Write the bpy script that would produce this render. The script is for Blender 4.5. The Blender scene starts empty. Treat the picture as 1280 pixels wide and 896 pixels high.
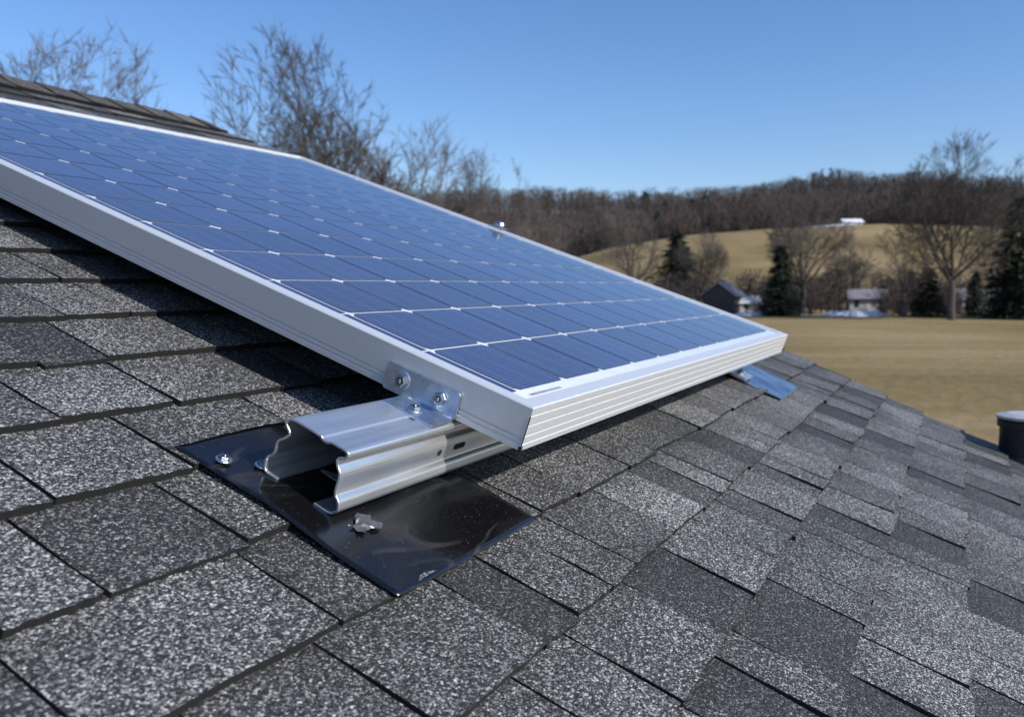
import bpy, math, random, bmesh
import numpy as np
from mathutils import Vector, Matrix
random.seed(7); rng=np.random.default_rng(7)
sc=bpy.context.scene
sc.view_settings.view_transform='Standard'
sc.view_settings.look='None'
sc.view_settings.exposure=0
# ------------------------------------------------------------ frames
C0=Vector((0,0,5.2))
h=Vector((.4644,.8856,0)).normalized()
def slope(p):
    return Vector((-math.cos(p)*h.y, math.cos(p)*h.x, math.sin(p)))
sp=slope(math.radians(19.2)); npn=h.cross(sp)
sr=slope(math.radians(22.0)); nr=h.cross(sr)
H=.478
def frame(o,ex,ey,ez):
    m=Matrix.Identity(4)
    for i in range(3):
        m[i][0]=ex[i]; m[i][1]=ey[i]; m[i][2]=ez[i]; m[i][3]=o[i]
    return m
ROOF=frame(C0-nr*H,h,sr,nr)
PAN=frame(C0+Vector((.027,1.0547,-.1534)),h,sp,npn)
# ------------------------------------------------------------ helpers
def mkmesh(name,verts,faces,mats=(),mi=None,smooth=False):
    me=bpy.data.meshes.new(name)
    me.from_pydata([tuple(v) for v in verts],[],[tuple(f) for f in faces])
    for m in mats: me.materials.append(m)
    if mi is not None: me.polygons.foreach_set('material_index',np.array(mi,dtype=np.int32))
    if smooth: me.polygons.foreach_set('use_smooth',np.ones(len(me.polygons),dtype=bool))
    me.update(); return me
def npmesh(name,verts,tris,mats=(),mi=None):
    me=bpy.data.meshes.new(name)
    verts=np.asarray(verts,dtype=np.float32); tris=np.asarray(tris,dtype=np.int32)
    me.vertices.add(len(verts)); me.vertices.foreach_set('co',verts.ravel())
    k=tris.shape[1]
    me.loops.add(tris.size); me.loops.foreach_set('vertex_index',tris.ravel())
    me.polygons.add(len(tris)); me.polygons.foreach_set('loop_start',np.arange(0,tris.size,k,dtype=np.int32))
    for m in mats: me.materials.append(m)
    if mi is not None: me.polygons.foreach_set('material_index',np.asarray(mi,dtype=np.int32))
    me.update(calc_edges=True); me.validate(); return me
def obj(name,me,mat=None,parent=None):
    o=bpy.data.objects.new(name,me); sc.collection.objects.link(o)
    if parent is not None: o.parent=parent
    if mat is not None: o.matrix_local=mat
    return o
def empty(name,mat=None):
    o=bpy.data.objects.new(name,None); sc.collection.objects.link(o); o.empty_display_size=.1
    if mat is not None: o.matrix_world=mat
    return o
def box(x0,x1,y0,y1,z0,z1):
    v=[(x0,y0,z0),(x1,y0,z0),(x1,y1,z0),(x0,y1,z0),(x0,y0,z1),(x1,y0,z1),(x1,y1,z1),(x0,y1,z1)]
    f=[(0,3,2,1),(4,5,6,7),(0,1,5,4),(1,2,6,5),(2,3,7,6),(3,0,4,7)]
    return v,f
def boxobj(name,b,mat,parent=None,M=None,bevel=0):
    o=obj(name,mkmesh(name,*box(*b),mats=[mat]),M,parent)
    if bevel:
        m=o.modifiers.new('b','BEVEL'); m.width=bevel; m.segments=3
    return o
def revolve(name,prof,n,mat,parent=None,M=None,smooth=True):
    v=[];f=[]
    for (r,z) in prof:
        for i in range(n):
            a=2*math.pi*i/n; v.append((r*math.cos(a),r*math.sin(a),z))
    for j in range(len(prof)-1):
        for i in range(n):
            f.append((j*n+i,j*n+(i+1)%n,(j+1)*n+(i+1)%n,(j+1)*n+i))
    me=mkmesh(name,v,f,[mat],smooth=False)
    return obj(name,me,M,parent)
# ------------------------------------------------------------ materials
def newmat(name):
    m=bpy.data.materials.new(name); m.use_nodes=True
    nt=m.node_tree; b=nt.nodes['Principled BSDF']
    return m,nt,b
def N(nt,t,**k):
    n=nt.nodes.new(t)
    for a,v in k.items(): setattr(n,a,v)
    return n
def ramp(nt,stops,interp='LINEAR'):
    r=nt.nodes.new('ShaderNodeValToRGB'); cr=r.color_ramp; cr.interpolation=interp
    while len(cr.elements)>1: cr.elements.remove(cr.elements[-1])
    cr.elements[0].position=stops[0][0]; cr.elements[0].color=(*stops[0][1],1)
    for p,c in stops[1:]:
        e=cr.elements.new(p); e.color=(*c,1)
    return r
def math_(nt,op,a,b=None,clamp=False):
    n=nt.nodes.new('ShaderNodeMath'); n.operation=op; n.use_clamp=clamp
    for i,x in enumerate((a,b)):
        if x is None: continue
        if isinstance(x,(int,float)): n.inputs[i].default_value=x
        else: nt.links.new(x,n.inputs[i])
    return n.outputs[0]
def mixc(nt,fac,a,b,mode='MIX'):
    n=nt.nodes.new('ShaderNodeMix'); n.data_type='RGBA'; n.blend_type=mode
    for idx,x in ((0,fac),(6,a),(7,b)):
        if isinstance(x,(int,float)): n.inputs[idx].default_value=x
        elif isinstance(x,tuple): n.inputs[idx].default_value=(*x,1)
        else: nt.links.new(x,n.inputs[idx])
    return n.outputs[2]
def simple(name,col,rough=.7,metal=0,nscale=None,namp=.2,bump=0,stretch=None):
    m,nt,b=newmat(name)
    b.inputs['Roughness'].default_value=rough; b.inputs['Metallic'].default_value=metal
    if nscale:
        tc=N(nt,'ShaderNodeTexCoord'); nz=N(nt,'ShaderNodeTexNoise'); nz.inputs['Scale'].default_value=nscale; nz.inputs['Detail'].default_value=5
        src=tc.outputs['Object']
        if stretch:
            mp=N(nt,'ShaderNodeMapping'); mp.inputs['Scale'].default_value=stretch; nt.links.new(src,mp.inputs[0]); src=mp.outputs[0]
        nt.links.new(src,nz.inputs['Vector'])
        r=ramp(nt,[(.25,tuple(c*(1-namp) for c in col)),(.75,tuple(min(1,c*(1+namp)) for c in col))])
        nt.links.new(nz.outputs[0],r.inputs[0]); nt.links.new(r.outputs[0],b.inputs['Base Color'])
        rr=math_(nt,'MULTIPLY_ADD',nz.outputs[0],.25); 
        rr.node.inputs[2].default_value=rough-.12
        nt.links.new(rr,b.inputs['Roughness'])
        if bump:
            bp=N(nt,'ShaderNodeBump'); bp.inputs['Strength'].default_value=bump; bp.inputs['Distance'].default_value=.001
            nt.links.new(nz.outputs[0],bp.inputs['Height']); nt.links.new(bp.outputs[0],b.inputs['Normal'])
    else: b.inputs['Base Color'].default_value=(*col,1)
    return m

def shingle_mat(name,tint=(1,1,1)):
    m,nt,b=newmat(name); L=nt.links
    tc=N(nt,'ShaderNodeTexCoord'); at=N(nt,'ShaderNodeAttribute'); at.attribute_name='tone'
    v=N(nt,'ShaderNodeTexVoronoi'); v.inputs['Scale'].default_value=460; L.new(tc.outputs['Object'],v.inputs['Vector'])
    bw=N(nt,'ShaderNodeSeparateColor'); L.new(v.outputs['Color'],bw.inputs[0])
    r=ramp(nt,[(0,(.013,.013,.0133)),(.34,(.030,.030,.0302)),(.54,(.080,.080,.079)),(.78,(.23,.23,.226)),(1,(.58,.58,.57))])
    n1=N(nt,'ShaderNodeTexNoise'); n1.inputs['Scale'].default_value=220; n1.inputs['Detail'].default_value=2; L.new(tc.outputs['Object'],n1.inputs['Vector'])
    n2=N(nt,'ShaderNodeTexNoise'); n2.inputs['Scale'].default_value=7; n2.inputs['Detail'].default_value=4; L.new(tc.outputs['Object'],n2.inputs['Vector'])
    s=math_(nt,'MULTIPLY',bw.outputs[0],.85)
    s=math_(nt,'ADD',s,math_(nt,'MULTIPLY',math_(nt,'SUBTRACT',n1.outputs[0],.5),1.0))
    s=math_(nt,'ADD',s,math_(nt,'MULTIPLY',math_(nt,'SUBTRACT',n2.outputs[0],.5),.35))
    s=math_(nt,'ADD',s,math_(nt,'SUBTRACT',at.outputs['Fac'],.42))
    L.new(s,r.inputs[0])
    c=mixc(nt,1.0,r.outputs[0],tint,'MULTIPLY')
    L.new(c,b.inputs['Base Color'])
    rr=math_(nt,'MULTIPLY_ADD',bw.outputs[1],-.45); rr.node.inputs[2].default_value=.9
    L.new(rr,b.inputs['Roughness'])
    hh=math_(nt,'ADD',math_(nt,'MULTIPLY',v.outputs['Distance'],-.8),math_(nt,'MULTIPLY',n1.outputs[0],1.4))
    hh=math_(nt,'ADD',hh,math_(nt,'MULTIPLY',bw.outputs[2],.5))
    bp=N(nt,'ShaderNodeBump'); bp.inputs['Strength'].default_value=1.0; bp.inputs['Distance'].default_value=.0020
    L.new(hh,bp.inputs['Height']); L.new(bp.outputs[0],b.inputs['Normal'])
    return m
M_sh=shingle_mat('asphalt_shingle'); M_cap=shingle_mat('ridge_shingle',(1.1,1.0,.86))
M_edge=simple('shingle_edge',(.008,.008,.008),.95,0,300,.5)
M_deck=simple('roof_underlay',(.006,.006,.006),.95,0,60,.3)
M_alu=simple('anodised_aluminium',(.80,.81,.80),.36,.5,60,.05,.12,(1,14,14))
M_alu_shade=simple('anodised_aluminium_shaded',(.66,.66,.65),.42,.5,60,.05,.1,(14,1,14))  # darker copy of the aluminium; weaker light on these sides painted into its colour
M_galv=simple('galvanised_steel',(.76,.79,.81),.30,.85,45,.12,.14,(.15,1.6,1.6))
M_zinc=simple('zinc_plate',(.55,.63,.72),.28,.92,70,.10,.1)
M_bolt=simple('bolt_steel',(.36,.39,.41),.28,.95,200,.15)
M_cap2=simple('cap_metal',(.6,.6,.58),.5,.4,60,.1)
M_dark=simple('dark_hole',(.006,.006,.007),.8,0,50,.2)
M_rub=simple('black_rubber',(.015,.015,.017),.45,0,30,.3)
M_trim=simple('white_trim',(.7,.7,.68),.6,0,8,.06)
M_wall=simple('siding',(.55,.54,.5),.7,0,6,.08)
def flash_mat(name,base,rough,coat):
    m,nt,b=newmat(name); L=nt.links
    tc=N(nt,'ShaderNodeTexCoord')
    mp=N(nt,'ShaderNodeMapping'); mp.inputs['Location'].default_value=(3.3,1.7,0); mp.inputs['Scale'].default_value=(1,2.2,1); mp.inputs['Rotation'].default_value=(0,0,.5); L.new(tc.outputs['Object'],mp.inputs[0])
    nz=N(nt,'ShaderNodeTexNoise'); nz.inputs['Scale'].default_value=5; nz.inputs['Detail'].default_value=1.5; nz.inputs['Distortion'].default_value=.9; L.new(mp.outputs[0],nz.inputs['Vector'])
    d=math_(nt,'ABSOLUTE',math_(nt,'SUBTRACT',math_(nt,'FRACT',math_(nt,'MULTIPLY',nz.outputs[0],6)),.5))
    sm=math_(nt,'SUBTRACT',1,math_(nt,'MULTIPLY',d,6),True)
    n3=N(nt,'ShaderNodeTexNoise'); n3.inputs['Scale'].default_value=8; n3.inputs['Detail'].default_value=3; L.new(tc.outputs['Object'],n3.inputs['Vector'])
    msk=math_(nt,'MULTIPLY',math_(nt,'SUBTRACT',n3.outputs[0],.44,True),4,True)
    sm=math_(nt,'MULTIPLY',sm,msk)
    n2=N(nt,'ShaderNodeTexNoise'); n2.inputs['Scale'].default_value=420; n2.inputs['Detail'].default_value=2; L.new(tc.outputs['Object'],n2.inputs['Vector'])
    dust=math_(nt,'MULTIPLY',math_(nt,'SUBTRACT',n2.outputs[0],.69,True),9,True)
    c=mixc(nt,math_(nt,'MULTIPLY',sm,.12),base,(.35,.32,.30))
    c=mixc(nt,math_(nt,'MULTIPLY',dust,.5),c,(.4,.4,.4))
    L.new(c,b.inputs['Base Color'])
    n4=N(nt,'ShaderNodeTexNoise'); n4.inputs['Scale'].default_value=5; n4.inputs['Detail'].default_value=6; L.new(tc.outputs['Object'],n4.inputs['Vector'])
    rr=math_(nt,'ADD',math_(nt,'MULTIPLY',n4.outputs[0],.22),math_(nt,'MULTIPLY_ADD',sm,.3)); rr.node.inputs[1].links[0].from_node.inputs[2].default_value=rough-.1
    L.new(rr,b.inputs['Roughness'])
    b.inputs['Coat Weight'].default_value=coat; b.inputs['Coat Roughness'].default_value=.1
    bp=N(nt,'ShaderNodeBump'); bp.inputs['Strength'].default_value=.5; bp.inputs['Distance'].default_value=.006
    L.new(nz.outputs[0],bp.inputs['Height']); L.new(bp.outputs[0],b.inputs['Normal'])
    return m
M_flash=flash_mat('black_flashing',(.005,.005,.006),.22,.35)
M_flash_sky=flash_mat('flashing_sky_reflection',(.03,.05,.12),.2,.6)  # far sheet: reflected sky painted into the base colour as blue
def cell_mat():
    m,nt,b=newmat('silicon_cell'); L=nt.links
    tc=N(nt,'ShaderNodeTexCoord'); sx=N(nt,'ShaderNodeSeparateXYZ'); L.new(tc.outputs['Object'],sx.inputs[0])
    f=math_(nt,'FRACT',math_(nt,'DIVIDE',sx.outputs[1],.0065))
    fin=math_(nt,'LESS_THAN',f,.2)
    at=N(nt,'ShaderNodeAttribute'); at.attribute_name='tone'
    nz=N(nt,'ShaderNodeTexNoise'); nz.inputs['Scale'].default_value=5; nz.inputs['Detail'].default_value=4; L.new(tc.outputs['Object'],nz.inputs['Vector'])
    r=ramp(nt,[(.3,(.007,.013,.060)),(.7,(.015,.025,.10))]); 
    L.new(math_(nt,'ADD',math_(nt,'MULTIPLY',nz.outputs[0],.5),math_(nt,'MULTIPLY',at.outputs['Fac'],.5)),r.inputs[0])
    c=mixc(nt,math_(nt,'MULTIPLY',fin,.38),r.outputs[0],(.25,.29,.42))
    g=math_(nt,'FRACT',math_(nt,'DIVIDE',math_(nt,'SUBTRACT',sx.outputs[0],.055),.1524/3))
    bus=math_(nt,'LESS_THAN',math_(nt,'ABSOLUTE',math_(nt,'SUBTRACT',g,.5)),.014)
    c=mixc(nt,math_(nt,'MULTIPLY',bus,.3),c,(.35,.4,.5))
    n2=N(nt,'ShaderNodeTexNoise'); n2.inputs['Scale'].default_value=260; L.new(tc.outputs['Object'],n2.inputs['Vector'])
    dust=math_(nt,'MULTIPLY',math_(nt,'SUBTRACT',n2.outputs[0],.69,True),8,True)
    c=mixc(nt,math_(nt,'MULTIPLY',dust,.7),c,(.5,.5,.5))
    n5=N(nt,'ShaderNodeTexNoise'); n5.inputs['Scale'].default_value=2.2; n5.inputs['Detail'].default_value=7; L.new(tc.outputs['Object'],n5.inputs['Vector'])
    c=mixc(nt,math_(nt,'MULTIPLY',n5.outputs[0],.08),c,(.5,.5,.52))
    L.new(c,b.inputs['Base Color'])
    b.inputs['Roughness'].default_value=.5; b.inputs['Specular IOR Level'].default_value=.2
    b.inputs['Coat Weight'].default_value=1; b.inputs['Coat IOR'].default_value=1.5
    rr=math_(nt,'MULTIPLY_ADD',n5.outputs[0],.14); rr.node.inputs[2].default_value=.03
    L.new(rr,b.inputs['Coat Roughness'])
    return m
M_cell=cell_mat()
M_back=simple('backsheet',(.82,.85,.88),.5,0,30,.03)
M_back.node_tree.nodes['Principled BSDF'].inputs['Coat Weight'].default_value=1
M_back.node_tree.nodes['Principled BSDF'].inputs['Coat Roughness'].default_value=.04

# ------------------------------------------------------------ house with shingle roof
house=empty('house')
RID=3.12
def ub(v):
    if v<.46: return 3.56+(v-.46)*.18
    return 3.56+(v-.46)*(2.86-3.56)/(RID-.46)
UL=-1.3
EXP=.141
VE=.338-14*EXP
V=[];F=[];MI=[];TONE=[]
nx,ny=9,3
vlow=VE
ci=0
while vlow<RID:
    u=UL-random.random()*.2
    prev=0; forced=[]
    if ci==14: forced=[.599,.827]
    if ci==13: forced=[.841,1.03]
    while u<3.7:
        w=random.choice([.09,.11,.13,.15,.17,.19,.22])*random.uniform(.92,1.1)
        for fc in forced:
            if u<fc<u+w+.05 and fc-u>.02: w=fc-u
        gap=.0038
        thick=random.choice([0,.003,.003]) if prev!=0 else .003
        prev=thick
        tone=(random.choice([.42,.46,.50,.54]) if thick else random.choice([.22,.28,.34]))+random.uniform(-.02,.02)
        u0,u1=u+gap/2,u+w-gap/2
        voff=random.uniform(-.004,.004)
        vt=min(vlow+EXP+.012,RID)
        base=len(V); skew=random.uniform(-.003,.003)
        if u0<ub(vlow)-.01 and u1>UL:
            tilt=random.uniform(-.003,.003)
            curl=random.choice([0,0,0,.0025])*random.choice([-1,1])
            for jy in range(ny+1):
                t=jy/ny
                for jx in range(nx+1):
                    s=jx/nx
                    vv=vlow+voff+tilt*(s-.5)+(vt-vlow-voff)*t+(random.gauss(0,.0009) if jy==0 else 0)
                    uu=u0+(u1-u0)*s+(random.gauss(0,.0008) if jx in(0,nx) else 0)+skew*(1-t)
                    uu=min(max(uu,UL),ub(vv))
                    ww=(.0070+thick)*(1-t)+.0002*t+random.gauss(0,.00028)+(abs(curl)*(s if curl>0 else 1-s)**3)*(1-t)
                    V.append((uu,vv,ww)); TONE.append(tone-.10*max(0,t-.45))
            for jy in range(ny):
                for jx in range(nx):
                    a=base+jy*(nx+1)+jx
                    F.append((a,a+1,a+nx+2,a+nx+1)); MI.append(0)
            sb=len(V)
            per=[base+k for k in range(nx+1)]
            for p in per:
                x,y,z=V[p]; V.append((x,y+.001,-.002)); TONE.append(.1)
            for k in range(nx): F.append((sb+k,sb+k+1,per[k+1],per[k])); MI.append(1)
            for side in (0,nx):
                col=[base+jy*(nx+1)+side for jy in range(ny+1)]
                s2=len(V)
                for p in col:
                    x,y,z=V[p]; V.append((x,y,-.002)); TONE.append(.1)
                for k in range(ny):
                    F.append((s2+k,col[k],col[k+1],s2+k+1)); MI.append(1)
        u+=w
    vlow+=EXP; ci+=1
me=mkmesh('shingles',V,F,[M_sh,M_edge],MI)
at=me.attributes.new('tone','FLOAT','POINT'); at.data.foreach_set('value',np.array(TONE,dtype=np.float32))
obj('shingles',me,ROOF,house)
def backpt(u,d): return (u,RID+d*math.cos(math.radians(44)),-d*math.sin(math.radians(44)))
vd=[(UL,VE,-.003),(ub(VE),VE,-.003),(ub(.46),.46,-.003),(ub(RID),RID,-.003),(UL,RID,-.003)]
n=len(vd); vd2=[(x,y,-.12) for x,y,z in vd]
fd=[tuple(range(n)),tuple(range(2*n-1,n-1,-1))]+[(k,n+k,n+(k+1)%n,(k+1)%n) for k in range(n)]
obj('roof_deck',mkmesh('roof_deck',vd+vd2,fd,[M_deck]),ROOF,house)
bv=[(UL,RID,-.001),(ub(RID),RID,-.001),backpt(2.86,4.5),backpt(UL,4.5)]
bm_=mkmesh('back_slope',bv,[(0,1,2,3)],[M_sh]); a2=bm_.attributes.new('tone','FLOAT','POINT'); a2.data.foreach_set('value',[.42]*4)
obj('back_slope',bm_,ROOF,house)
V=[];F=[];T=[];MI=[]
u=UL
while u<ub(RID)-.02:
    e=min(u+.30,ub(RID)); wid=.14
    b0=len(V); tn=random.uniform(.3,.5)
    prof=[]
    for k in range(-4,5):
        d=k/4*wid
        if d<0: prof.append((RID+d,.010+.006*(1-abs(k)/4)))
        else:
            p=backpt(0,d); prof.append((p[1],p[2]+.016))
    for (uu,lift) in ((u,.010),(e,.0)):
        for (y,z) in prof: V.append((uu,y,z+lift+random.gauss(0,.0008))); T.append(tn)
    for k in range(8): F.append((b0+k,b0+9+k,b0+10+k,b0+k+1)); MI.append(0)
    b1=len(V)
    for (y,z) in prof: V.append((u,y,z-.006)); T.append(.1)
    for k in range(8): F.append((b1+k,b0+k,b0+k+1,b1+k+1)); MI.append(1)
    b2=len(V)
    V.append((u,prof[0][0],0));V.append((e,prof[0][0],0));T+=[.1,.1]
    F.append((b2,b2+1,b0+9,b0)); MI.append(1)
    u+=.145
me=mkmesh('ridge_cap',V,F,[M_cap,M_edge],MI); a2=me.attributes.new('tone','FLOAT','POINT'); a2.data.foreach_set('value',np.array(T,dtype=np.float32))
obj('ridge_cap',me,ROOF,house)
boxobj('eave_fascia',(UL,ub(VE),VE-.03,VE-.004,-.2,-.004),M_trim,house,ROOF)
p1=(ub(VE),VE);p2=(ub(.46),.46);p3=(ub(RID),RID)
vv=[];ff=[]
for (a,b_) in ((p1,p2),(p2,p3)):
    k=len(vv)
    for (x,y) in (a,b_):
        vv+=[(x-.03,y,-.124),(x-.002,y,-.124),(x-.002,y,-.24),(x-.03,y,-.24)]
    ff+=[(k,k+4,k+5,k+1),(k+1,k+5,k+6,k+2),(k+2,k+6,k+7,k+3),(k+3,k+7,k+4,k)]
obj('rake_board',mkmesh('rake_board',vv,ff,[M_trim]),ROOF,house)
def rp(u,v,w=0): return ROOF@Vector((u,v,w))
cs=[rp(UL+.3,VE+.35,-.13),rp(3.0,VE+.35,-.13),rp(2.62,RID,-.13),rp(UL+.3,RID,-.13)]
vw=[tuple(c) for c in cs]+[(c.x,c.y,-.2) for c in cs]
obj('walls',mkmesh('walls',vw,[(0,4,5,1),(1,5,6,2),(2,6,7,3),(3,7,4,0)],[M_wall]),None,house)

# ------------------------------------------------------------ solar panel
LX,LY=1.786,2.06
panel=empty('solar_panel',PAN)
top=[(.024,-.0045),(.024,-.001),(.023,0),(.0018,0),(0,-.0018)]
bot=[(0,-.0595),(.001,-.060),(.03,-.060),(.03,-.0575),(.003,-.0575),(.003,-.0055)]
gro=[(0,-.010),(.0016,-.011),(.0016,-.0125),(0,-.0135),(0,-.024),(.0012,-.0248),(.0012,-.0262),(0,-.027),(0,-.038),(.0012,-.0388),(.0012,-.0402),(0,-.041),(0,-.049),(.0016,-.050),(.0016,-.0515),(0,-.0525)]
gro2=[(0,-.010),(0,-.011),(0,-.0125),(0,-.0135),(0,-.024),(0,-.0248),(0,-.0262),(0,-.027),(0,-.042),(.0014,-.0428),(.0014,-.0446),(0,-.0454),(0,-.049),(.0010,-.0498),(.0010,-.0515),(0,-.0525)]
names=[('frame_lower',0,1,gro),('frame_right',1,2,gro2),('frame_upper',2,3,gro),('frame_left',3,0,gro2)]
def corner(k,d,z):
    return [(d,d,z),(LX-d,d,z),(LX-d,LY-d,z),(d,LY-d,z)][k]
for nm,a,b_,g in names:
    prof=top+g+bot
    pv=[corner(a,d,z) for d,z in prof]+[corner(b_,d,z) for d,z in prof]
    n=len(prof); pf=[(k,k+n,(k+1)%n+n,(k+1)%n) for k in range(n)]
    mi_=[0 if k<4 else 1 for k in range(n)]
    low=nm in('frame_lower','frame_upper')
    obj(nm,mkmesh(nm,pv,pf,[M_alu,M_alu if low else M_alu_shade],mi_),None,panel)
boxobj('corner_seam',(-.0005,.0006,-.0005,.0006,-.0598,-.012),M_dark,panel)
boxobj('corner_notch',(-.001,.004,-.0009,.003,-.0602,-.054),M_dark,panel)
obj('backsheet',mkmesh('backsheet',[(.02,.02,-.0052),(LX-.02,.02,-.0052),(LX-.02,LY-.02,-.0052),(.02,LY-.02,-.0052)],[(0,1,2,3)],[M_back]),None,panel)
obj('underside',mkmesh('underside',[(.02,.02,-.0082),(LX-.02,.02,-.0082),(LX-.02,LY-.02,-.0082),(.02,LY-.02,-.0082)],[(3,2,1,0)],[M_dark]),None,panel)
CX,CY=(LX-.055-.055)/11,(LY-.05-.055)/13
V=[];F=[];T=[]
for a in range(11):
    for b_ in range(13):
        g=.0025
        x0=.055+a*CX+g; x1=x0+CX-2*g; y0=.050+b_*CY+g; y1=y0+CY-2*g; c=.0085
        k=len(V); z=-.0040
        V+=[(x0+c,y0,z),(x1-c,y0,z),(x1,y0+c,z),(x1,y1-c,z),(x1-c,y1,z),(x0+c,y1,z),(x0,y1-c,z),(x0,y0+c,z)]
        F.append(tuple(range(k,k+8))); T+=[random.random()]*8
me=mkmesh('cells',V,F,[M_cell]); a2=me.attributes.new('tone','FLOAT','POINT'); a2.data.foreach_set('value',np.array(T,dtype=np.float32))
obj('cells',me,None,panel)
M_tape=simple('edge_tape',(.02,.03,.10),.4,0,30,.1)
M_tape.node_tree.nodes['Principled BSDF'].inputs['Coat Weight'].default_value=1
V=[];F=[]
for b_ in range(13):
    y0=.050+b_*CY+.0019; y1=y0+CY-.0038; k=len(V)
    V+=[(.0295,y0,-.0046),(.0525,y0,-.0046),(.0525,y1,-.0046),(.0295,y1,-.0046)]; F.append((k,k+1,k+2,k+3))
obj('edge_strip',mkmesh('edge_strip',V,F,[M_tape]),None,panel)
M_label=simple('label_print',(.35,.37,.42),.5,0,60,.1)
lab=[];lf=[]
x=.062
while x<.16:
    wd=random.uniform(.0012,.004); k=len(lab)
    lab+=[(x,.033,-.0044),(x+wd,.033,-.0044),(x+wd,.039,-.0044),(x,.039,-.0044)]; lf.append((k,k+1,k+2,k+3)); x+=wd+random.uniform(.001,.003)
obj('serial_label',mkmesh('serial_label',lab,lf,[M_label]),None,panel)

def bolt(parent,M,r=.009,nm='bolt'):
    e=bpy.data.objects.new(nm,None); sc.collection.objects.link(e); e.parent=parent; e.matrix_local=M@Matrix.Rotation(random.random(),4,'Z')
    revolve('washer',[(0,.0),(r*1.5,.0),(r*1.5,.0012),(r*1.42,.0018),(r*.3,.0018)],28,M_zinc,e)
    revolve('hex_head',[(r*1.0,.0018),(r*1.08,.003),(r*1.08,r*.72),(r*.92,r*.85),(r*.58,r*.85),(r*.5,r*.5),(0,r*.5)],6,M_bolt,e)
    revolve('socket',[(r*.60,r*.86),(r*.56,r*.55),(0,r*.52)],16,M_dark,e)
    revolve('stud',[(r*.36,r*.4),(r*.36,r*.95),(r*.28,r*1.05),(0,r*1.05)],16,M_bolt,e)
    return e
def T3(x,y,z): return Matrix.Translation((x,y,z))
cl=empty('panel_clamp',PAN@T3(LX,1.085,0))
boxobj('clamp_body',(-.016,.035,-.028,.028,.001,.007),M_bolt,cl,None,.002)
boxobj('clamp_leg',(.004,.012,-.028,.028,-.07,-.0005),M_bolt,cl,None,.001)
revolve('cap_nut',[(.019,.007),(.020,.016),(.015,.023),(0,.026)],18,M_bolt,cl,T3(.008,0,0))

# ------------------------------------------------------------ rail
def extrude_profile(name,pts,a0,a1,th,mat,parent,M,bev=.0009):
    n=len(pts); L=[];R=[]
    for k,(y,z) in enumerate(pts):
        p=Vector(pts[max(k-1,0)]); q=Vector(pts[min(k+1,n-1)])
        if 0<k<n-1:
            d1=(Vector(pts[k])-p).normalized(); d2=(q-Vector(pts[k])).normalized()
            nn=Vector((-d1.y-d2.y,d1.x+d2.x)); nn.normalize(); nd=Vector((-d1.y,d1.x)); sc_=1/max(.5,nn.dot(nd))
        else:
            d=(q-p).normalized(); nn=Vector((-d.y,d.x)); sc_=1
        L.append((y+nn.x*th/2*sc_,z+nn.y*th/2*sc_)); R.append((y-nn.x*th/2*sc_,z-nn.y*th/2*sc_))
    ring=L+R[::-1]; m=len(ring)
    V=[(a0,y,z) for y,z in ring]+[(a1,y,z) for y,z in ring]
    F=[(k,(k+1)%m,(k+1)%m+m,k+m) for k in range(m)]
    for k in range(n-1):
        F.append((k,k+1,m-2-k,m-1-k)[::-1]); F.append((m+k,m+k+1,2*m-2-k,2*m-1-k))
    me=mkmesh(name,V,F,[mat])
    o=obj(name,me,M,parent); 
    mod=o.modifiers.new('b','BEVEL'); mod.width=bev; mod.segments=2; mod.limit_method='ANGLE'
    return o
def smooth_poly(p,it=2):
    for _ in range(it):
        q=[p[0]]
        for a,b_ in zip(p[:-1],p[1:]):
            q.append((a[0]*.8+b_[0]*.2,a[1]*.8+b_[1]*.2)); q.append((a[0]*.2+b_[0]*.8,a[1]*.2+b_[1]*.8))
        q.append(p[-1]); p=q
    return p
rail=empty('mounting_rail',ROOF@T3(0,.470,.012))
rp_=[(.026,.0015),(.002,.0015),(-.007,.010),(-.004,.020),(.004,.026),(.004,.050),(.012,.058),(.014,.066),(.002,.071),(.003,.0785),(.028,.0785),(.032,.0755),(.040,.0755),(.044,.0785),(.088,.0785),(.096,.070),(.084,.060),(.090,.052),(.099,.044),(.098,.028),(.108,.018),(.106,.0015),(.084,.0015)]
extrude_profile('rail_channel',smooth_poly(rp_),.728,2.62,.0032,M_galv,rail,None)
def disc(name,cx,cz,r,ln,y,parent,mat):
    v=[];n=20
    for k in range(n):
        a=2*math.pi*k/n; v.append((cx+r*math.cos(a)+(ln/2 if math.cos(a)>0 else -ln/2),y,cz+r*math.sin(a)))
    obj(name,mkmesh(name,v,[tuple(range(n))],[mat]),None,parent)
disc('hole',.935,.038,.0045,0,.0016,rail,M_dark)
disc('slot',.985,.039,.0042,.020,.0016,rail,M_dark)
boxobj('foot_block',(.80,.90,.030,.08,-.004,.0),M_galv,rail)
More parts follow.
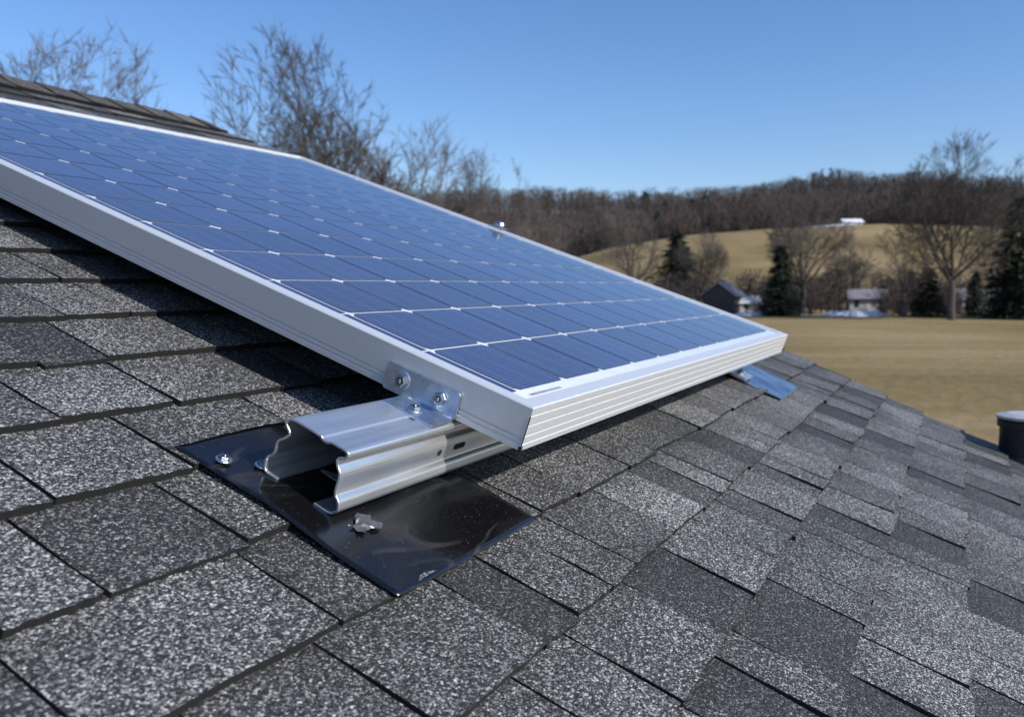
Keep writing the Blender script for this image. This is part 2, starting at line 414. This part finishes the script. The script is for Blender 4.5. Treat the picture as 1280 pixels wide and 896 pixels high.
# ------------------------------------------------------------ flashings
def flashing(name,u0,u1,v0,v1,mat,amp=.0016):
    root=empty(name,ROOF)
    n=40; V=[];F=[]
    rr=np.random.default_rng(int(u0*100))
    ph=rr.uniform(0,6,4)
    for j in range(n+1):
        for i_ in range(n+1):
            s,t=i_/n,j/n
            w=.0122+amp*(math.sin(s*5+ph[0])*math.sin(t*4+ph[1])+.5*math.sin(s*11+t*7+ph[2])+.25*math.sin(s*23-t*17+ph[3]))
            w+= -.0012*(1-t)+.004*math.exp(-((s)**2+(t-.55)**2)*60)
            V.append((u0+(u1-u0)*s,v0+(v1-v0)*t,w))
    for j in range(n):
        for i_ in range(n):
            a=j*(n+1)+i_; F.append((a,a+1,a+n+2,a+n+1))
    o=obj('sheet',mkmesh('sheet',V,F,[mat,M_dark],smooth=True),None,root)
    m=o.modifiers.new('s','SOLIDIFY'); m.thickness=.0014; m.offset=-1; m.material_offset_rim=1
    return root
fl=flashing('roof_flashing',.676,.990,.332,.665,M_flash)
def screw(parent,u,v,w,r=.0075):
    bolt(parent,T3(u,v,w),r,'screw')
screw(fl,.70,.612,.0150,.0065); screw(fl,.735,.585,.0140,.006); screw(fl,.80,.592,.0140,.0065)
fl2=flashing('roof_flashing',2.50,2.83,.285,.62,M_flash_sky)
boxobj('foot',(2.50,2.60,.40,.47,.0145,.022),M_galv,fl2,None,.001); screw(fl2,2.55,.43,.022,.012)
bm=bmesh.new(); bmesh.ops.create_grid(bm,x_segments=20,y_segments=14,size=.5)
for v in bm.verts:
    x,y=v.co.x,v.co.y
    e=1-.30*abs(math.sin(x*5+y*4))
    v.co=Vector((x*.045*e,y*.024*(1+.4*math.sin(x*6)),.003*abs(math.sin(x*7+y*4))+.0006*random.random()+.004*max(0,(1-4*x*x))*max(0,(1-4*y*y))))
tabm=bpy.data.meshes.new('sealant_tab'); bm.to_mesh(tabm); bm.free()
tabm.polygons.foreach_set('use_smooth',np.ones(len(tabm.polygons),dtype=bool))
M_seal=simple('sealant',(.10,.10,.105),.22,.3,150,.4,.4)
tabm.materials.append(M_seal)
obj('sealant_tab',tabm,ROOF@T3(.748,.437,.0126)@Matrix.Rotation(.2,4,'Z'))
# ------------------------------------------------------------ bracket
br=empty('l_bracket',PAN)
B0,B1=.100,.222
pp=[(-.0035,-.053),(-.0040,-.0575),(-.010,-.0612),(-.026,-.0622),(-.052,-.0622)]
pp=smooth_poly(pp,2)
Mb=frame(Vector((0,0,0)),Vector((0,1,0)),Vector((1,0,0)),Vector((0,0,1)))
extrude_profile('bracket_foot',pp,.102,.186,.004,M_zinc,br,Mb)
def rr_plate(name,y0,y1,z0,z1,x0,x1,r,mat,parent):
    pts=[]
    for (cy,cz,a0) in ((y1-r,z1-r,0),(y0+r,z1-r,90),(y0+r,z0+r,180),(y1-r,z0+r,270)):
        for k in range(7):
            a=math.radians(a0+k*15); pts.append((cy+r*math.cos(a),cz+r*math.sin(a)))
    n=len(pts); V=[(x0,y,z) for y,z in pts]+[(x1,y,z) for y,z in pts]
    F=[tuple(range(n)),tuple(range(2*n-1,n-1,-1))]+[(k,n+k,n+(k+1)%n,(k+1)%n) for k in range(n)]
    o=obj(name,mkmesh(name,V,F,[mat]),None,parent)
    m=o.modifiers.new('b','BEVEL'); m.width=.0008; m.segments=2; m.limit_method='ANGLE'
    return o
rr_plate('bracket_plate',B0,B1,-.0615,-.022,-.0055,-.0010,.006,M_zinc,br)
RX=Matrix.Rotation(-math.pi/2,4,'Y')
for yy in (.128,.192): bolt(br,T3(-.0055,yy,-.040)@RX,.0085)
bolt(br,T3(-.034,.145,-.0598),.0075)
# ------------------------------------------------------------ vent pipe
vent=empty('roof_vent_pipe',Matrix.Translation(rp(3.36,-.43,0)))
revolve('pipe',[(.08,-.35),(.08,.12),(.088,.122),(.088,.145),(.07,.15),(.066,.02)],32,M_rub,vent)
revolve('cap',[(.089,.150),(.092,.153),(.092,.160),(.06,.168),(0,.170)],32,M_cap2,vent)
revolve('boot',[(.15,-.09),(.10,-.02),(.086,.03)],32,M_rub,vent)

# ------------------------------------------------------------ terrain
def ss(a,b,x):
    t=np.clip((x-a)/(b-a),0,1); return t*t*(3-2*t)
def terr(x,y):
    x=np.asarray(x,float); y=np.asarray(y,float)
    a=x/np.maximum(y,50)
    Hh=np.interp(a,[-.6,-.2,.05,.113,.2,.3,.43,.56,.7,1.2],[6,9,14,19.5,24,26,27,25.5,23,18])
    Hr=np.interp(a,[-1,-.3,-.02,.11,.2,.3,.35,.42,.5,.6,.9],[56,54,56,49,53,60,66,63,64,62,50])
    z=Hh*ss(150,320,y)+(Hr-Hh)*ss(365,610,y)
    z=z+1.2*np.sin(x*.02+1)*np.sin(y*.013)*ss(140,260,y)+2.2*np.sin(x*.035+y*.01)*ss(450,600,y)
    return z-.15
def tz(x,y): return float(terr(x,y))
gx=np.linspace(-1,1,241); gx=np.sign(gx)*(np.abs(gx)**2.2)*3000
gy=np.concatenate([np.linspace(-3000,-100,12),np.linspace(-80,140,23),np.linspace(145,700,112),np.linspace(740,3500,24)])
X,Y=np.meshgrid(gx,gy); Z=terr(X,Y)
P=np.stack([X.ravel(),Y.ravel(),Z.ravel()],1); nxg=len(gx)
idx=np.arange(len(gy)*nxg).reshape(len(gy),nxg)
Q=np.stack([idx[:-1,:-1].ravel(),idx[:-1,1:].ravel(),idx[1:,1:].ravel(),idx[1:,:-1].ravel()],1)
def grass():
    m,nt,b=newmat('dry_grass'); L=nt.links
    tc=N(nt,'ShaderNodeTexCoord')
    n1=N(nt,'ShaderNodeTexNoise'); n1.inputs['Scale'].default_value=.035; n1.inputs['Detail'].default_value=6; L.new(tc.outputs['Object'],n1.inputs['Vector'])
    mp=N(nt,'ShaderNodeMapping'); mp.inputs['Scale'].default_value=(.05,.3,.1); mp.inputs['Rotation'].default_value=(0,0,.25); L.new(tc.outputs['Object'],mp.inputs[0])
    n2=N(nt,'ShaderNodeTexNoise'); n2.inputs['Scale'].default_value=1; n2.inputs['Detail'].default_value=6; L.new(mp.outputs[0],n2.inputs['Vector'])
    n3=N(nt,'ShaderNodeTexNoise'); n3.inputs['Scale'].default_value=1.5; n3.inputs['Detail'].default_value=8; n3.inputs['Roughness'].default_value=.7; L.new(tc.outputs['Object'],n3.inputs['Vector'])
    s=math_(nt,'ADD',math_(nt,'MULTIPLY',n1.outputs[0],.45),math_(nt,'MULTIPLY',n2.outputs[0],.2))
    s=math_(nt,'ADD',s,math_(nt,'MULTIPLY',n3.outputs[0],.35))
    r=ramp(nt,[(.36,(.13,.115,.05)),(.46,(.235,.175,.08)),(.54,(.31,.23,.118)),(.64,(.40,.305,.17))])
    L.new(s,r.inputs[0]); L.new(r.outputs[0],b.inputs['Base Color']); b.inputs['Roughness'].default_value=.95
    b.inputs['Specular IOR Level'].default_value=.1
    bp=N(nt,'ShaderNodeBump'); bp.inputs['Strength'].default_value=.7; bp.inputs['Distance'].default_value=.3
    L.new(n3.outputs[0],bp.inputs['Height']); L.new(bp.outputs[0],b.inputs['Normal'])
    return m
M_grass=grass(); M_floor=simple('leaf_litter',(.07,.05,.038),.95,0,.08,.35)
yc=(P[Q[:,0],1]+P[Q[:,2],1])/2; xc=(P[Q[:,0],0]+P[Q[:,2],0])/2
ac=xc/np.maximum(yc,50)
mi=((yc>350)|((yc>165)&(ac<.045))).astype(np.int32)
me=npmesh('ground',P,Q,[M_grass,M_floor],mi)
me.polygons.foreach_set('use_smooth',np.ones(len(me.polygons),dtype=bool))
obj('ground',me)
# ------------------------------------------------------------ trees
M_bark=simple('bark',(.075,.062,.052),.9,0,3,.3)
M_bark2=simple('bark_grey',(.105,.088,.078),.9,0,3,.3)
M_twig=simple('distant_twigs',(.085,.066,.057),.95,0,.05,.45)
M_fir=simple('fir_needles',(.028,.045,.024),.8,0,1.5,.5)
M_firfar=simple('far_conifer',(.027,.040,.026),.9,0,.05,.4)
def bare_tree_mesh(seed,levels=6,rx=5.2,wide=1.0):
    R=random.Random(seed); V=[];F=[]; CZ,RZ=8.2,5.8
    def tube(p0,p1,r0,r1,n):
        d=(p1-p0)
        if d.length<1e-6: return
        d=d.normalized(); a=d.orthogonal().normalized(); b=d.cross(a); k=len(V)
        for p,r in((p0,r0),(p1,r1)):
            for i in range(n):
                t=2*math.pi*i/n; V.append(p+a*(r*math.cos(t))+b*(r*math.sin(t)))
        for i in range(n): F.append((k+i,k+(i+1)%n,k+n+(i+1)%n,k+n+i))
    def outside(p,lv):
        q=(p.x/rx)**2+(p.y/rx)**2+((p.z-CZ)/RZ)**2
        return q>R.uniform(.80,1.1)
    def spray(p,d,ln,n=5):
        for _ in range(n):
            e=(d+Vector((R.gauss(0,.6),R.gauss(0,.6),R.gauss(.1,.4)))).normalized()
            a=e.orthogonal().normalized(); a.rotate(Matrix.Rotation(R.uniform(0,6.28),3,e))
            l=ln*R.uniform(.6,1.3); k=len(V); o_=p-d*R.uniform(0,ln*.8)
            V.extend([o_-a*.011,o_+a*.011,o_+e*l+a*.003]); F.append((k,k+1,k+2))
    def grow(p,d,ln,r,lv):
        nseg=5 if lv<3 else 3
        cr=r; sides=8 if lv<2 else (4 if lv<4 else 3)
        r1=r*.68
        for s in range(nseg):
            up=.05 if lv<4 else .0
            d=(d+Vector((R.gauss(0,.10),R.gauss(0,.10),R.gauss(up,.07)))).normalized()
            q=p+d*(ln/nseg); nrr=max(.011,r+(r1-r)*(s+1)/nseg)
            tube(p,q,cr,nrr,sides); cr=nrr; p=q
            if lv>=2 and outside(p,lv):
                spray(p,d,.6,6); return
            if lv>=3: spray(p,d,.55,2)
            if lv>0 and lv<levels and s<nseg-1 and R.random()<.85:
                ang=R.uniform(.6,1.1); ax=d.orthogonal().normalized(); ax.rotate(Matrix.Rotation(R.uniform(0,6.28),3,d))
                nd=d.copy(); nd.rotate(Matrix.Rotation(ang,3,ax)); grow(p,nd,max(.9,ln*R.uniform(.5,.75)),cr*.45,min(lv+2,levels))
        if lv<levels:
            k=(R.choice([2,2,3]) if lv>0 else 7)
            ph=R.uniform(0,6.28)
            for c in range(k):
                if lv==0: ang=[.10,.45,.65,.85,.55,1.0,.75][c]*wide
                else: ang=R.uniform(.22,.52)
                ax=d.orthogonal().normalized(); ax.rotate(Matrix.Rotation(ph+c*(6.283/k if lv else 2.4)+R.uniform(-.3,.3),3,d))
                nd=d.copy(); nd.rotate(Matrix.Rotation(ang,3,ax))
                grow(p,nd,max(.9,ln*R.uniform(.72,.88)) if lv else 3.3,cr*R.uniform(.62,.8) if lv else cr*R.uniform(.45,.62),lv+1)
        else: spray(p,d,.55,5)
    grow(Vector((0,0,0)),Vector((0,0,1)),3.2,.36,0)
    A=np.array([tuple(v) for v in V]); 
    hi=A[:,2]>5; cx,cy,cz=A[hi].mean(0)
    A[:,0]-=cx*A[:,2]/cz; A[:,1]-=cy*A[:,2]/cz
    zmax=np.percentile(A[:,2],99.7); A/=zmax
    w=np.percentile(A[:,0],99)-np.percentile(A[:,0],1)
    print('PROTO',len(F),zmax,w)
    return A,F,w
protos=[bare_tree_mesh(11,6,4.6,1.0),bare_tree_mesh(23,6,5.4,1.1),bare_tree_mesh(5,5,4.0,.85)]
pm={}
def bare_tree(px_x,d,topH,width,proto,rot,mat=M_bark):
    A,F,w=protos[proto]
    if (proto,mat.name) not in pm: pm[(proto,mat.name)]=mkmesh('bare_tree',A,F,[mat])
    x=px_x*d
    o=obj('bare_tree',pm[(proto,mat.name)])
    o.location=(x,d,tz(x,d)-.1); o.rotation_euler=(0,0,rot)
    s=width/w; o.scale=(s,s,topH)
    return o
def ax(px): return (px-640)/1060.
bare_tree(ax(398),43,17.6,10.2,1,.4)
bare_tree(ax(100),50,19.4,10.5,0,1.9,M_bark2)
bare_tree(ax(525),52,15.2,7.0,2,.9,M_bark2)
bare_tree(ax(598),62,14.8,6.0,0,2.6,M_bark2)
bare_tree(ax(470),58,15.0,8,2,4.2,M_bark2)
bare_tree(ax(1187),130,27.0,17,1,2.3)
bare_tree(ax(1000),150,21.0,12,0,1.2,M_bark2)
bare_tree(ax(1127),142,15,9,2,2.2,M_bark2)
bare_tree(ax(785),165,20,12,2,3.2,M_bark2)
bare_tree(ax(880),175,15,9,0,5.2,M_bark2)
bare_tree(ax(1240),160,18,11,2,1.2,M_bark2)
bare_tree(ax(660),120,17,9,1,5.0,M_bark2)
bare_tree(ax(1060),165,13,9,0,3.0,M_bark2)
def conifer_mesh(seed,wr):
    r=np.random.default_rng(seed); V=[];F=[]
    def tri(a,b,c):
        k=len(V); V.extend([a,b,c]); F.append((k,k+1,k+2))
    nl=34
    for l in range(nl):
        t=l/nl; z=.06+.94*t; R=wr*(1-t)**.85*r.uniform(.8,1.12)+.012
        nb=int(16-9*t)
        for b in range(nb):
            a=r.uniform(0,6.283); L=R*r.uniform(.7,1.1)
            ca,sa=math.cos(a),math.sin(a)
            for s in range(9):
                f=r.uniform(.15,1); px,py=ca*L*f,sa*L*f; pz=z-.10*L*f/wr*.6+r.normal(0,.006)
                w=.05*wr*2*(1.1-f*.5)*r.uniform(.7,1.3)
                a2=a+r.normal(0,.7); ln=.09*r.uniform(.6,1.2)*wr*3
                dx,dy=math.cos(a2),math.sin(a2)
                tri((px-dy*w*.6,py+dx*w*.6,pz+r.normal(0,.008)),(px+dy*w*.6,py-dx*w*.6,pz+r.normal(0,.008)),(px+dx*ln,py+dy*ln,pz-.02+r.normal(0,.008)))
    tri((-.012,0,0),(.012,0,0),(0,0,.95)); tri((0,-.012,0),(0,.012,0),(0,0,.95))
    return np.array(V),F
conm=[mkmesh('conifer_tree',*conifer_mesh(s,w),mats=[M_fir]) for s,w in((1,.26),(2,.25),(3,.3))]
def conifer(px,d,Ht,k,rot,wide=1):
    o=obj('conifer_tree',conm[k]); x=ax(px)*d
    o.location=(x,d,tz(x,d)-.2); o.rotation_euler=(0,0,rot); o.scale=(Ht*wide,Ht*wide,Ht)
conifer(845,188,14.0,0,0,1.9); conifer(973,146,12.4,1,1,1.35); conifer(1264,136,19.5,2,2,1.0); conifer(1156,142,8.6,2,3,1.4)
conifer(1215,145,8,1,4,1.2); conifer(1292,130,15,0,5,.9)
def twig_template(seed,n=230):
    r=np.random.default_rng(seed); V=[];F=[]
    k=0
    for i in range(5):
        a=r.uniform(0,6.28); 
        V+= [(-.012,0,0),(.012,0,0),(.12*math.cos(a),.12*math.sin(a),.75)]
        F.append((k,k+1,k+2)); k+=3
    for i in range(n):
        t=r.uniform(.22,.92); R=.30*math.sin(min(1,(t-.12)/.88)*math.pi)**.6
        a=r.uniform(0,6.28); q=R*math.sqrt(r.uniform(0,1))
        c=np.array([q*math.cos(a),q*math.sin(a),t])
        d=np.array([math.cos(a)*q*1.6+r.normal(0,.25),math.sin(a)*q*1.6+r.normal(0,.25),.8+r.normal(0,.2)]); d/=np.linalg.norm(d)
        ln=r.uniform(.07,.17); s=np.cross(d,r.normal(size=3)); s/=np.linalg.norm(s)
        w=r.uniform(.0035,.008)
        V+= [tuple(c-s*w),tuple(c+s*w),tuple(c+d*ln)]; F.append((k,k+1,k+2)); k+=3
    return np.array(V),np.array(F)
def fir_template(seed):
    r=np.random.default_rng(seed); V=[];F=[];k=0
    for i in range(170):
        t=r.uniform(.05,1); R=.2*(1-t)+.01; a=r.uniform(0,6.28); q=R*r.uniform(.5,1)
        c=np.array([q*math.cos(a),q*math.sin(a),t])
        V+= [tuple(c+r.normal(0,.03,3)) for _ in range(3)]; F.append((k,k+1,k+2)); k+=3
    return np.array(V),np.array(F)
tw=[twig_template(s) for s in range(4)]; ft=[fir_template(s) for s in range(2)]
def mass(name,pts,temps,mats,seed=0):
    r=np.random.default_rng(seed); VV=[];FF=[];MI=[];off=0
    for (x,y,Ht,kind,wd) in pts:
        T_,F_=temps[kind][r.integers(len(temps[kind]))]
        a=r.uniform(0,6.28); c,s=math.cos(a),math.sin(a)
        q=T_.copy(); q[:,0],q[:,1]=(T_[:,0]*c-T_[:,1]*s)*Ht*wd,(T_[:,0]*s+T_[:,1]*c)*Ht*wd
        q[:,2]=T_[:,2]*Ht
        q+= np.array([x,y,tz(x,y)-.3])
        VV.append(q); FF.append(F_+off); off+=len(q); MI+= [kind]*len(F_)
    obj(name,npmesh(name,np.concatenate(VV),np.concatenate(FF),mats,MI))
pts=[]
def addwood(n,y0,y1,a0,a1,h0,h1,firp=.06,pw=1.0):
    for _ in range(n):
        y=y0+(y1-y0)*rng.random()**pw; a=rng.uniform(a0,a1)
        k=1 if rng.random()<firp else 0
        pts.append((a*y,y,rng.uniform(h0,h1)*(.9 if k else 1),k,1.0 if k==0 else .9))
addwood(2500,352,640,-.35,.78,12,20,.12)
addwood(260,345,365,.03,.78,9,14,.10)
addwood(450,170,350,-.35,.055,8,16,.03)
for px,d,Ht in ((885,420,24),(868,430,20),(905,415,19),(795,500,22),(1090,450,20),(830,470,18),(1035,560,22),(1020,570,19)):
    for q in range(3): pts.append((ax(px+rng.uniform(-12,12))*d,d,Ht*rng.uniform(.75,1.0),1,1.3))
mass('distant_forest',pts,[tw,ft],[M_twig,M_firfar],3)
pts=[]
for _ in range(360):
    a=rng.uniform(.17,.70); y=rng.uniform(146,182)
    if y<168 and (.225<a<.285 or .385<a<.43): continue
    pts.append((a*y,y,rng.uniform(2.5,7.5),1 if rng.random()<.08 else 0,1.7))
mass('hedgerow',pts,[tw,ft],[M_twig,M_firfar],4)
# ------------------------------------------------------------ houses, snow
M_snow=simple('snow',(.74,.76,.8),.7,0,.6,.06)
M_hw=simple('dark_siding',(.07,.06,.055),.8,0,2,.2); M_hl=simple('white_siding',(.5,.5,.48),.7,0,2,.08)
M_rf=simple('grey_roofing',(.20,.20,.22),.8,0,2,.2); M_win=simple('window_glass',(.03,.04,.05),.1,0,2,.2)
def cottage(name,px,d,W,D,hw,hr,wall,roof,rot=0):
    x=ax(px)*d; e=empty(name,Matrix.Translation((x,d,tz(x,d)-.1))@Matrix.Rotation(rot,4,'Z'))
    v=[(-W/2,-D/2,0),(W/2,-D/2,0),(W/2,D/2,0),(-W/2,D/2,0),(-W/2,-D/2,hw),(W/2,-D/2,hw),(W/2,D/2,hw),(-W/2,D/2,hw),(-W/2,0,hw+hr),(W/2,0,hw+hr)]
    f=[(0,1,5,4),(1,2,6,9,5),(2,3,7,6),(3,0,4,8,7)]
    obj('walls',mkmesh('walls',v,f,[wall]),None,e)
    o_=.4; z0=hw-.2
    rv=[(-W/2-o_,-D/2-o_,z0),(W/2+o_,-D/2-o_,z0),(W/2+o_,0,hw+hr+.1),(-W/2-o_,0,hw+hr+.1),(W/2+o_,D/2+o_,z0),(-W/2-o_,D/2+o_,z0)]
    o=obj('roof',mkmesh('roof',rv,[(0,1,2,3),(3,2,4,5)],[roof]),None,e); m=o.modifiers.new('s','SOLIDIFY'); m.thickness=.2; m.offset=1
    for k in range(int(W//2.2)):
        cx=-W/2+1.2+k*2.2
        if k==1: boxobj('door',(cx-.45,cx+.45,-D/2-.04,-D/2-.005,.1,min(2.1,hw-.1)),M_trim,e)
        else: boxobj('window_%d'%k,(cx-.4,cx+.4,-D/2-.04,-D/2-.005,.8,min(2.1,hw-.2)),M_win,e)
    boxobj('chimney',(W/4-.3,W/4+.3,.3,.9,hw+hr*.5,hw+hr+.7),M_rf,e)
    return e
cottage('farm_house',903,158,5.6,6,3.2,2.2,M_hw,M_rf,1.0)
cottage('white_cottage',1080,162,6.5,4,2.4,1.5,M_hl,M_rf,-.2)
cottage('garden_shed',932,158,3.8,3,1.9,1.0,M_hl,M_snow,.1)
cottage('barn',1203,158,6.5,5,2.5,1.8,M_hl,M_rf,.3)
cottage('farm_house',1058,322,7,5,1.5,1.1,M_hl,M_snow,0)
def snow(px,d,rx,ry,seed,hump=.12):
    r=random.Random(seed); x0=ax(px)*d; V=[(x0,d,tz(x0,d)+hump)];n=36
    ph=r.uniform(0,6)
    for ring in (.55,1):
        for k in range(n):
            a=6.283*k/n; q=(1+.25*math.sin(3*a+ph)+.15*math.sin(7*a+ph*2)+.1*math.sin(13*a))*ring
            x,y=x0+rx*q*math.cos(a),d+ry*q*math.sin(a); V.append((x,y,tz(x,y)+(hump*.85 if ring<1 else .05)))
    F=[(0,1+k,1+(k+1)%n) for k in range(n)]+[(1+k,1+n+k,1+n+(k+1)%n,1+(k+1)%n) for k in range(n)]
    obj('snow_patch',mkmesh('snow_patch',V,F,[M_snow]))
snow(1066,147,4.8,3.4,1,1.0); snow(1235,306,7,5,2); snow(1035,308,7,4,3,.5); snow(938,148,3,2.5,4,.6); snow(1010,149,2.2,1.0,5)
# ------------------------------------------------------------ light, sky, camera
az=Vector((.8124,-.583)).normalized(); el=math.radians(33)
az.rotate(Matrix.Rotation(math.radians(5),2))
S=Vector((az.x*math.cos(el),az.y*math.cos(el),math.sin(el)))
sun=bpy.data.lights.new('sun','SUN'); sun.energy=5.0; sun.angle=math.radians(.5); sun.color=(1,.95,.88)
so=bpy.data.objects.new('sun',sun); sc.collection.objects.link(so); so.rotation_euler=(-S).to_track_quat('-Z','Y').to_euler()
w=bpy.data.worlds.new('World'); sc.world=w; w.use_nodes=True
nt=w.node_tree; bg=nt.nodes['Background']; sky=nt.nodes.new('ShaderNodeTexSky'); sky.sky_type='NISHITA'
sky.sun_disc=False; sky.sun_elevation=el; sky.sun_rotation=math.atan2(az.x,az.y); sky.air_density=1.0; sky.dust_density=.45; sky.ozone_density=2.8
hs=nt.nodes.new('ShaderNodeHueSaturation'); hs.inputs['Saturation'].default_value=1.15
nt.links.new(sky.outputs[0],hs.inputs['Color'])
mx=mixc(nt,1.0,hs.outputs[0],(.98,1.0,1.15),'MULTIPLY')
nt.links.new(mx,bg.inputs[0]); bg.inputs[1].default_value=.138
cam=bpy.data.cameras.new('camera'); co=bpy.data.objects.new('camera',cam); sc.collection.objects.link(co); sc.camera=co
cam.sensor_width=36; cam.lens=1064/1280*36; cam.clip_end=8000; cam.clip_start=.02
co.location=C0; co.rotation_euler=(math.pi/2-math.atan(92/1064),0,0)
cam.dof.use_dof=True; cam.dof.focus_distance=1.08; cam.dof.aperture_fstop=7
